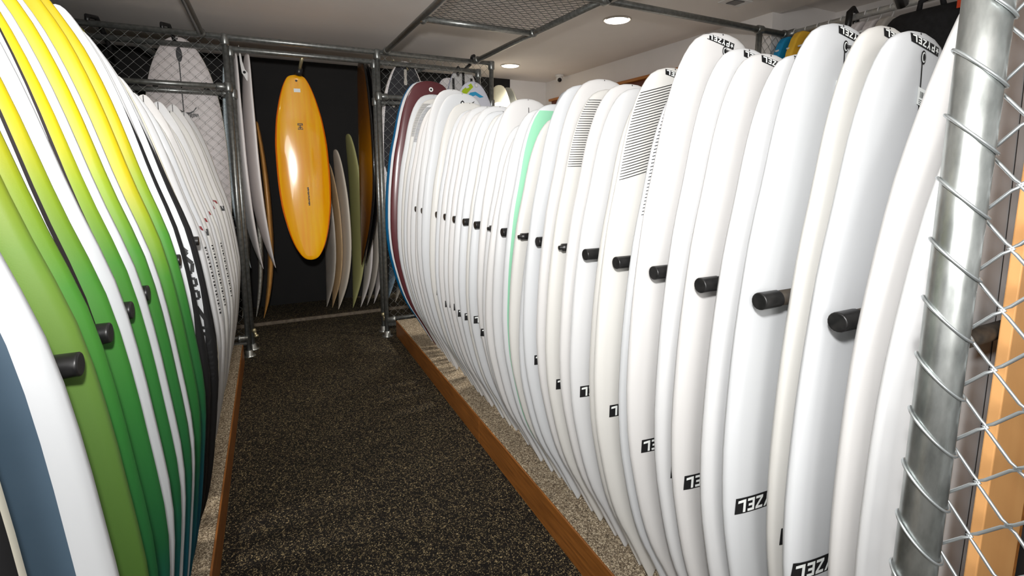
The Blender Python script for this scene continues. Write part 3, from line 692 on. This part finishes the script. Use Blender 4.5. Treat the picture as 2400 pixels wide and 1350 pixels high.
M['amber'] = zgrad('amber_fade', [(0, (70, 42, 12)), (.5, (120, 72, 20)), (1.0, (190, 124, 16)), (1.4, (126, 78, 26)), (1.95, (52, 36, 24))], .2, 0, 2)
M['gloss_black'] = mat('gloss_black', (20, 19, 20), .15, coat=.5)
edge_board('surfboard', 'dark amber board hanging edge on inside the right doorway post', (.845, 4.86, .60), 1.90, .25, .052, P_SHORT, .09, .02, M['amber'], -PI/2+.10, HG, .16, M['gloss_black'], tm=.6)
edge_board('surfboard', 'glossy black board hanging edge on between amber board and right doorway post', (.902, 4.92, .60), 1.88, .25, .044, P_SHORT, .10, .02, M['gloss_black'], -PI/2+.08, HG, tm=.6)
SG = 'boards standing on the back platform'
M['wood_board'] = noisy('wood_veneer', (196, 138, 70), (216, 162, 92), 12, .3, (6, 6, .5), 0, 0, 5)
M['pale_wood'] = noisy('pale_wood_veneer', (190, 160, 120), (206, 178, 138), 12, .35, (6, 6, .5), 0, 0, 5)
M['grey_white'] = noisy('grey_white_glass', (188, 182, 172), (204, 198, 188), 7, .4)
M['marble'] = noisy('marbled_rail', (150, 150, 140), (210, 208, 198), 40, .35)
M['celery'] = mat('celery_tint', (178, 178, 122), .35)
M['bone'] = mat('bone_white', (226, 216, 200), .35)
edge_board('surfboard', 'honey coloured wooden board standing on the platform left of the orange board', (-.015, 5.42, .033), 1.93, .24, .06, P_SHORT, .11, .05, M['wood_board'], -PI/2, SG)
edge_board('surfboard', 'grey white board with marbled rail standing behind the slim hanging white boards', (-.105, 5.50, .033), 1.90, .24, .052, P_SHORT, .09, .05, M['grey_white'], -PI/2, SG, .2, M['marble'])
edge_board('surfboard', 'pale wooden board half hidden behind the left doorway post', (-.23, 5.52, .033), 1.86, .24, .06, P_SHORT, .09, .05, M['pale_wood'], -PI/2, SG, .2, M['marble'])
edge_board('surfboard', 'grey white board standing on the platform just right of the orange board', (.555, 5.60, .033), 1.50, .22, .044, P_SHORT, .07, .05, M['grey_white'], -PI/2+.14, SG)
edge_board('surfboard', 'thin natural wood board standing between two pale boards right of the orange', (.615, 5.54, .033), 1.55, .22, .044, P_SHORT, .08, .05, M['pale_wood'], -PI/2+.14, SG)
edge_board('surfboard', 'bone white board with rounded top standing right of the thin wood board', (.685, 5.44, .033), 1.68, .23, .056, P_SHORT, .10, .05, M['bone'], -PI/2+.14, SG)
edge_board('surfboard', 'celery green pointed board standing under the hanging amber board', (.825, 5.44, .033), 1.84, .23, .06, P_SHORT, .09, .06, M['celery'], -PI/2+.14, SG)
for i, (x, y, L, m, lab) in enumerate(((.925, 5.42, 1.55, M['satin'], 'white board standing lowest behind the tip of the black hanging board'), (1.0, 5.46, 1.62, M['grey_white'], 'greyish board standing just left of the right doorway post'), (1.08, 5.50, 1.66, M['satin'], 'white board standing right behind the right doorway post'), (1.22, 5.50, 1.6, mat('ice_blue', (170, 196, 214), .3), 'ice blue board standing behind the right chain link bay, low'), (1.31, 5.46, 1.62, M['bone'], 'bone white board standing behind the right chain link bay, low'))):
    edge_board('surfboard', lab, (x, y, .033), L, .22, .05, P_SHORT, .11, .05, m, -PI/2, SG)
# boards behind the mesh bays
bd = Board(2.0, .275, .06, P_LONG, .03, .03)
root = empty('surfboard', (-.55, 4.67, .50), 'white longboard with black fin plugs behind the left chain link bay', 'surfboard')
bd.body('deck', mat('dull_white', (206, 198, 196), .45), root, th0=-PI*.93, th1=-PI*.07, Mm=16); bd.body('rail_wrap', M['cream'], root, th0=-PI*.07, th1=PI*1.07, Mm=14)
stringer(bd, root, .9, 1.99, 0, .008)
bd.disc('fin_box', M['black'], root, .004, 1.87, .020, .0016, .055); bd.disc('fin_box', M['black'], root, -.165, 1.64, .020, .0016, .04); bd.disc('fin_box', M['black'], root, .165, 1.64, .020, .0016, .04)
sm = []
arc = [(-.06, 1.485), (-.045, 1.475), (-.02, 1.455), (.01, 1.438), (.04, 1.44), (.065, 1.455), (.085, 1.485)]
for a, b in zip(arc, arc[1:]): sm.append([(a[0], a[1]+.006), (b[0], b[1]+.006), (b[0], b[1]-.006), (a[0], a[1]-.006)])
for q in range(8): sm.append([(.016+.010*q, 1.436), (.023+.010*q, 1.438), (.026+.010*q, 1.395+.006*(q % 3)+.003*q), (.020+.010*q, 1.392+.003*q)])
sm.append([(-.072, 1.50), (-.052, 1.49), (-.046, 1.462), (-.068, 1.462)])
bd.patch('brush_print', M['black'], root, sm, .0016)
hk = empty('hanging_hook', (-.58, 4.605, 2.44), 'black padded hook over the white longboard behind the left mesh', 'hook', 'board hooks')
g = G(); g.tube([(-.03, -.17, .05), (-.03, -.17, .095), (0, -.08, .11), (.01, 0, .05), (.02, .09, -.04), (.02, .11, -.10)], .014, 10); g.build('arm', M['rubber'], hk)
hk = empty('hanging_hook', (-1.0, 4.605, 2.44), 'black padded hook at the far left end of the top rail', 'hook', 'board hooks')
g = G(); g.tube([(-.03, -.17, .05), (-.03, -.17, .095), (0, -.08, .11), (.01, 0, .05), (.02, .09, -.04), (.02, .11, -.10)], .016, 10); g.build('arm', M['rubber'], hk)
bd = Board(2.3, .27, .06, P_LONG)
root = empty('surfboard', (-1.10, 4.22, .152), 'slate grey board with yellow rail, behind the left row near the fence', 'surfboard')
bd.body('deck', mat('slate_grey', (84, 84, 92), .5), root, th0=-PI*.9, th1=-PI*.1, Mm=12); bd.body('yellow_rail', mat('yellow_rail', (210, 200, 10), .4), root, th0=-PI*.1, th1=PI*1.1, Mm=14)
bd = Board(1.95, .255, .07, P_LONG, .03, .03)
root = empty('surfboard', (1.205, 4.78, .55), 'charcoal decked board with white rail behind the right chain link bay', 'surfboard')
bd.body('white_base', M['bone'], root, th0=-PI*.08, th1=PI*1.08, Mm=14); bd.body('white_deck', M['satin'], root, th0=-PI*.92, th1=-PI*.08, Mm=14)
bd.band('charcoal_pad', mat('charcoal_pad', (46, 46, 50), .8), root, .985, 1.94, lambda z: -bd.w(z/1.95)*.86, lambda z: bd.w(z/1.95)*.9, 30, 10, .003)
bd.patch('pad_wedge', bpy.data.materials['charcoal_pad'], root, [[(-.21, .985), (-.07, .985), (.21, .985), (.21, 1.0), (-.21, .99)], [(-.20, .932), (-.07, .985), (-.21, .985)]], .003)
bd.patch('grip_handle', M['grey_white'], root, [[(-.012, 1.875), (.012, 1.875), (.014, 1.83), (.01, 1.80), (.016, 1.76), (.012, 1.735), (-.012, 1.735), (-.016, 1.76), (-.01, 1.80), (-.014, 1.83)]], .006)
bd.disc('fin_box', M['grey_white'], root, -.115, 1.55, .014, .006, .022)
g = G(); hk = empty('hanging_hook', (1.13, 4.605, 2.44), 'clear plastic hook over the charcoal decked board', 'hook', 'board hooks'); g.tube([(-.06, .0, .03), (-.05, .1, .03), (.0, .12, .01), (.08, .12, .02), (.10, .13, -.02)], .010, 8); g.build('arm', M['brass'], hk)
for i, (x, y, zt, m, lab) in enumerate(((1.715, 4.98, 2.43, M['satin'], 'pinkish white board behind the one with three black straps'), (1.815, 4.86, 2.515, M['white'][3], 'white board with three black straps hanging behind the right mesh'))):
    bd = Board(1.9, .245, .055, P_SHORT)
    root = empty('surfboard', (x, y, zt-1.9), lab, 'surfboard')
    bd.body('deck', m, root, N=34, th0=-PI*.9, th1=-PI*.1, Mm=14); bd.body('rail_wrap', mat('lilac_rail', (170, 176, 205), .35), root, N=34, th0=-PI*.1, th1=PI*1.1, Mm=12)
    if i == 1:
        bd.band('strap', M['rubber'], root, 1.68, 1.898, -.012, .014, 10, 1, .004)
        bd.band('strap', M['rubber'], root, 1.66, 1.79, lambda z: -.115, lambda z: -.092, 8, 1, .004); bd.band('strap', M['rubber'], root, 1.74, 1.80, lambda z: .075, lambda z: .1, 8, 1, .004)
        bd.disc('fin_box', M['black'], root, -.125, 1.60, .018, .003, .022)
    else:
        for q in range(3): bd.band('pinline', bpy.data.materials['lilac_rail'], root, 1.3, 1.8, lambda z, q=q: -bd.w(z/1.9)*(.82-.2*q), lambda z, q=q: -bd.w(z/1.9)*(.8-.2*q), 12, 1)
hk = empty('hanging_hook', (1.79, 4.605, 2.44), 'black webbing hook over the white board with black straps', 'hook', 'board hooks')
g = G(); g.tube([(-.03, -.17, .06), (-.02, -.17, .10), (.0, -.08, .115), (.01, 0, .06), (.03, .2, .05)], .016, 10); g.build('arm', M['rubber'], hk)
g = G(); g.tube([(-.12, -.02, .02), (-.1, .05, -.03), (-.06, .14, .0), (.0, .2, .05)], .014, 10); g.build('webbing', M['rubber'], hk)
bd = Board(2.28-.152, .285, .06, P_LONG)
root = empty('surfboard', (1.68, 4.25, .152), 'white board with lime and blue diagonal bands at its top, before the right mesh', 'surfboard')
bd.body('deck', mat('lavender_white', (206, 208, 220), .4), root, th0=-PI*.95, th1=-PI*.05, Mm=16); bd.body('rail_wrap', M['white'][0], root, th0=-PI*.05, th1=PI*1.05, Mm=12)
Lb = bd.L
bd.patch('lime_band', mat('lime', (164, 190, 18), .4), root, [[(-.02, Lb-.02), (.0, Lb-.05), (-.07, Lb-.12), (-.10, Lb-.08)], [(-.10, Lb-.08), (-.07, Lb-.12), (-.12, Lb-.22), (-.15, Lb-.20)], [(-.15, Lb-.20), (-.12, Lb-.22), (-.15, Lb-.32), (-.18, Lb-.30)]], .002)
bd.patch('blue_band', mat('sky_blue', (40, 150, 196), .4), root, [[(-.08, Lb-.16), (-.03, Lb-.10), (.02, Lb-.09), (.02, Lb-.12), (-.03, Lb-.14)], [(.02, Lb-.09), (.10, Lb-.13), (.06, Lb-.14), (.02, Lb-.12)]], .0025)
g = G(); g.lathe([(0, .012), (.012, .016), (.03, .012), (.035, .003)], (.025, -.02, Lb-.02), (0, -.4, -1), 12); g.build('white_peg', M['plastic_white'], root)
M['pale_green'] = mat('pale_green_white', (206, 206, 188), .35); M['grey_green'] = mat('grey_green', (150, 152, 144), .4)
BG = 'pale boards in the far right corner'
edge_board('surfboard', 'pale board tip rising beside the cage corner post, lowest of three', (2.50, 5.45, .033), 2.25, .24, .05, P_SHORT, .05, .05, M['bone'], R(-60), BG)
edge_board('surfboard', 'pale greenish board standing edge on in the far right corner, nearer the cage', (2.585, 5.60, .033), 2.47, .26, .06, P_SHORT, .05, .06, M['pale_green'], R(-62), BG, .12, M['bone'])
edge_board('surfboard', 'grey green board standing edge on in the corner, next to the white wall', (2.72, 5.66, .033), 2.46, .26, .06, P_SHORT, .05, .06, M['grey_green'], R(-62), BG, .12, M['pale_green'])
edge_board('surfboard', 'slate edged board just inside the cage corner, behind the double posts', (2.12, 5.2, .033), 2.36, .25, .06, P_SHORT, .05, .05, mat('slate_board', (96, 104, 112), .4), R(-55), BG, .14, M['bone'])
bd = Board(1.90, .25, .055, P_SHORT); root = bd.body('surfboard', mat('cool_grey_white', (206, 212, 218), .4)); root.location = (1.93, 3.02, .152)
tag(root, 'pale grey board tail rising behind the right row, before the timber rail', 'surfboard'); stringer(bd, root, 1.0, 1.89)

# ================================================================== NEAR END FENCE
PX, PY = .745, .30
e = empty('end_fence', (PX, PY, 0), 'near galvanised post with chain link wires closing the right rack', 'fence')
g = G(); g.tube([(0, 0, .004), (0, 0, 2.5)], .0235, 40); g.build('post', M['steel'], e)
g = G(); g.lathe([(0, .055), (.006, .055), (.012, .032), (.06, .029)], (0, 0, 0), (0, 0, 1), 24); g.build('base_flange', M['steel'], e)
g = G(); g.tube([(0, 0, 2.5), (1.2, 0, 2.5)], .0235, 24); g.build('top_rail', M['steel'], e)
# chain link: each wire its own piece, running back along the aisle side from the post
g = G(); g.tube([(.03, 0, 2.5), (.03, -.9, 2.5)], .0235, 24); g.build('side_rail', M['steel'], e)
g = G(); g.tube([(.03, -.9, .004), (.03, -.9, 2.5)], .0235, 24); g.build('post', M['steel'], e)
P_ = .0745; zn = 1.231     # a node sits at this height on the post side
HW = .0335
def wire_mesh(ph):
    g = G(); pts = []; z = zn+P_*math.floor((2.46-zn)/P_); j = 0
    while z > .05:
        s = (j+ph) % 2; y = -HW*s; d = .0024*(1 if j % 2 else -1)
        pts += [(d, y+(.006 if s else -.006), z+.006), (0, y-(.0022 if s else -.0022), z), (-d, y+(.006 if s else -.006), z-.006)]
        z -= P_/2; j += 1
    g.tube(pts, .0021, 8); return g.mesh('chain_link_wire')
wm = [wire_mesh(0), wire_mesh(1)]
for q in wm:
    q.materials.append(M['wire']); q.polygons.foreach_set('use_smooth', [True]*len(q.polygons))
for i in range(26):
    o = bpy.data.objects.new('chain_link_wire', wm[i % 2]); COL.objects.link(o); o.parent = e; o.location = (.036, -.004-i*HW, 0)
# loops tying the mesh to the post
g = G(); rr = .0256; g.tube([(rr*math.cos(a), rr*math.sin(a), -.92*(rr*math.cos(a)*.37-rr*math.sin(a)*.93)) for a in [2*PI*k/32 for k in range(32)]], .0019, 7, closed=True)
lm = g.mesh('tie_loop'); lm.materials.append(M['wire']); lm.polygons.foreach_set('use_smooth', [True]*len(lm.polygons))
z = zn+.022+P_*16
while z > .1:
    o = bpy.data.objects.new('tie_loop', lm); COL.objects.link(o); o.parent = e; o.location = (0, 0, z); z -= P_
# wood panel closing the end of the rack, black box added for the dark gap beyond it
e = empty('ply_panel', (1.0, .345, .0), 'tan plywood panel behind the chain link at the near right end', 'panel')
box('ply_board', (.0, -.024, .152), (.146, -.008, 2.1), M['ply'], e, .002)
box('edge_lipping', (.1465, -.022, .152), (.165, .006, 2.1), M['wood'], e, .002)
box('top_cap', (.0, -.026, 2.1), (.165, .006, 2.118), M['wood'], e, .002)
e = empty('dark_filler', (1.17, -.10, .152), 'added black box standing in for the dark beyond the plywood panel', 'filler')
box('filler_box', (0, 0, 0), (.38, .445, 1.02), mat('filler_black', (16, 16, 17), .5), e, .006)
for z in (.35, .70): box('filler_strip', (-.004, 0, z), (-.0005, .445, z+.03), mat('dark_edge', (40, 40, 42), .5), e, 0)
# dark peg reaching past the panel edge
e = empty('rack_peg', (.845, .3525, 1.254), 'loose black peg between the near post and the plywood panel', 'peg')
g = G(); g.tube([(.03, 0, 0), (.24, 0, 0)], .0135, 16); p = g.build('peg', M['tape'], e)
g = G(); g.lathe([(0, .001), (0, .0115), (0, .0125), (.0008, .0136), (.002, .014), (.05, .014), (.052, .0135)], (0, 0, 0), (1, 0, 0), 18); g.build('rubber_cap', M['rubber'], e)

# ================================================================== HANGING RAIL AT RIGHT
e = empty('clothes_rail', (3.5, 2.0, 2.49), 'galvanised hanging rail running high along the right alcove', 'rail')
g = G(); g.tube([(0, .58, 0), (0, -1.6, 0)], .021, 14); g.build('rail_pipe', M['steel_bright'], e)
g = G(); g.tube([(0, .50, 0), (0, .60, 0)], .03, 14); g.build('coupling', M['steel_dark'], e)
g = G(); g.tube([(.0, -.9, 0), (.7, -.9, 0)], .018, 12); g.build('wall_bracket', M['steel_dark'], e)
g = G(); g.tube([(0, .5, 0), (0, .5, -2.48)], .021, 14); g.build('upright', M['steel'], e)
def hanger(y, lab, zdrop=.10):
    h = empty('clothes_hanger', (3.5, y, 2.49), lab, 'hanger', 'white plastic hangers on the rail')
    g = G(); pts = [(.024*math.sin(a), 0, .024*math.cos(a)+.001) for a in [R(-110)+R(25)*k for k in range(10)]]
    pts += [(.018, 0, -.03), (.004, 0, -.05), (0, 0, -zdrop)]
    g.tube(pts, .004, 8); g.build('hook', M['plastic_white'], h)
    g = G(); g.tube([(-.20, 0, -zdrop-.05), (-.1, 0, -zdrop-.02), (0, 0, -zdrop), (.1, 0, -zdrop-.02), (.20, 0, -zdrop-.05)], .006, 8); g.build('arms', M['plastic_white'], h)
    return h
hy = [2.50, 2.415, 2.33, 2.25, 2.17, 2.10, 2.02, 1.945, 1.875]
hn = ['over the blue bodyboard', 'over the yellow bodyboard', 'just right of the yellow bodyboard', 'fourth along from the blue bodyboard', 'fifth along from the blue bodyboard', 'left of the black padded strap', 'right of the black padded strap', 'third from the black bag', 'nearest the black bag']
for y, n_ in zip(hy, hn): hanger(y, 'white plastic hanger on the rail, '+n_)
def bodyboard(y, m, lab, zt=2.40, wd=.25, hole=True, tw=.11):
    e = empty('bodyboard', (3.5, y-.035, zt-1.0), lab, 'bodyboard', 'bodyboards hanging on the rail')
    g = G(); prof = [(0, .18), (.03, .22), (.3, wd), (.6, wd*.98), (.85, wd*.78), (.95, tw+.04), (.985, tw+.01), (1.0, tw-.02)]
    vs = []; T = .026
    for z, w_ in prof:
        vs += [(-w_, -T+.006, z), (-w_+.012, -T, z), (w_-.012, -T, z), (w_, -T+.006, z), (w_, T-.006, z), (w_-.012, T, z), (-w_+.012, T, z), (-w_, T-.006, z)]
    fs = [(i*8+k, i*8+(k+1) % 8, (i+1)*8+(k+1) % 8, (i+1)*8+k) for i in range(len(prof)-1) for k in range(8)]+[tuple(range(7, -1, -1)), tuple((len(prof)-1)*8+k for k in range(8))]
    g.add(vs, fs); o = g.build('foam_body', m, e, False); bevel(o, .008, 3)
    if hole:
        g = G(); g.lathe([(0, .013), (.004, .013), (.005, .001)], (-.01, -T, .86), (0, -1, 0), 16); g.build('leash_hole', M['black'], e)
M['bb_blue'] = mat('bodyboard_blue', (28, 150, 206), .5); M['bb_yellow'] = mat('bodyboard_yellow', (250, 198, 62), .5); M['bb_white'] = mat('bodyboard_white', (232, 226, 226), .5)
bodyboard(2.545, M['bb_blue'], 'bright blue bodyboard hanging on the rail', 2.45)
bodyboard(2.44, M['bb_yellow'], 'yellow bodyboard with a black leash hole hanging on the rail', 2.465)
bodyboard(2.33, M['bb_white'], 'white bodyboard hanging next to the yellow one', 2.44, hole=False)
bodyboard(2.05, M['bb_white'], 'white bodyboard hanging right of the black padded strap', 2.43, hole=False)
bodyboard(1.965, M['bb_white'], 'second white bodyboard right of the black padded strap', 2.425, hole=False)
bodyboard(1.895, mat('bodyboard_putty', (206, 200, 192), .5), 'putty coloured bodyboard next to the black bag', 2.42, hole=False)
e = empty('padded_strap', (3.5, 2.11, 2.49), 'black padded strap looped over the hanging rail', 'strap')
g = G(); g.tube([(-.02, .02, -.16), (-.035, .0, -.03), (-.03, 0, .03), (0, 0, .055), (.03, 0, .03), (.035, -.01, -.05), (.02, -.03, -.18)], .02, 12); g.build('loop', M['rubber'], e)
# black bag
e = empty('board_bag', (3.42, 1.62, 1.75), 'black board bag with grab handle and orange tags hanging at the rail end', 'bag')
M['bag'] = noisy('bag_fabric', (22, 22, 24), (34, 34, 37), 40, .75)
g = G(); prof = [(0, .22, .05), (.1, .26, .07), (.45, .27, .08), (.6, .24, .07), (.645, .20, .05), (.66, .17, .02)]; vs = []
for z, w_, d_ in prof: vs += [(d_*math.cos(2*PI*k/20)*1.0, w_*math.copysign(abs(math.sin(2*PI*k/20))**.6, math.sin(2*PI*k/20)), z) for k in range(20)]
g.add(vs, [(i*20+k, i*20+(k+1) % 20, (i+1)*20+(k+1) % 20, (i+1)*20+k) for i in range(len(prof)-1) for k in range(20)]+[tuple(range(19, -1, -1)), tuple(100+k for k in range(20))]); g.build('bag_body', M['bag'], e)
g = G(); g.tube([(-.02, .06, .65), (-.03, .05, .70), (-.03, .0, .715), (-.03, -.05, .70), (-.02, -.06, .65)], .014, 10); g.build('grab_handle', M['bag'], e)
g = G(); g.tube([(-.05, -.17, .80), (-.075, -.20, .62), (-.09, -.22, .40), (-.08, -.23, .1)], .022, 10); g.build('shoulder_strap', M['bag'], e)
g = G(); g.tube([(-.05, -.25, .82), (-.075, -.27, .62), (-.09, -.28, .40), (-.08, -.28, .1)], .020, 10); g.build('shoulder_strap', M['bag'], e)
mo = mat('orange_tag', (240, 84, 44), .5)
for y, z in ((-.165, .63), (-.25, .66)):
    g = G(); g.box((-.104, y-.012, z-.03), (-.098, y+.012, z+.02)); bevel(g.build('orange_tag', mo, e, False), .002)
e = empty('hanging_strap', (1.11, .62, 1.98), 'black patterned leash strap hanging behind the near post top', 'strap')
g = G(); g.tube([(-.05, 0, .12), (-.03, 0, .03), (.01, 0, -.05), (.05, 0, -.10), (.10, .01, -.13)], .012, 10); g.build('webbing', M['rubber'], e)
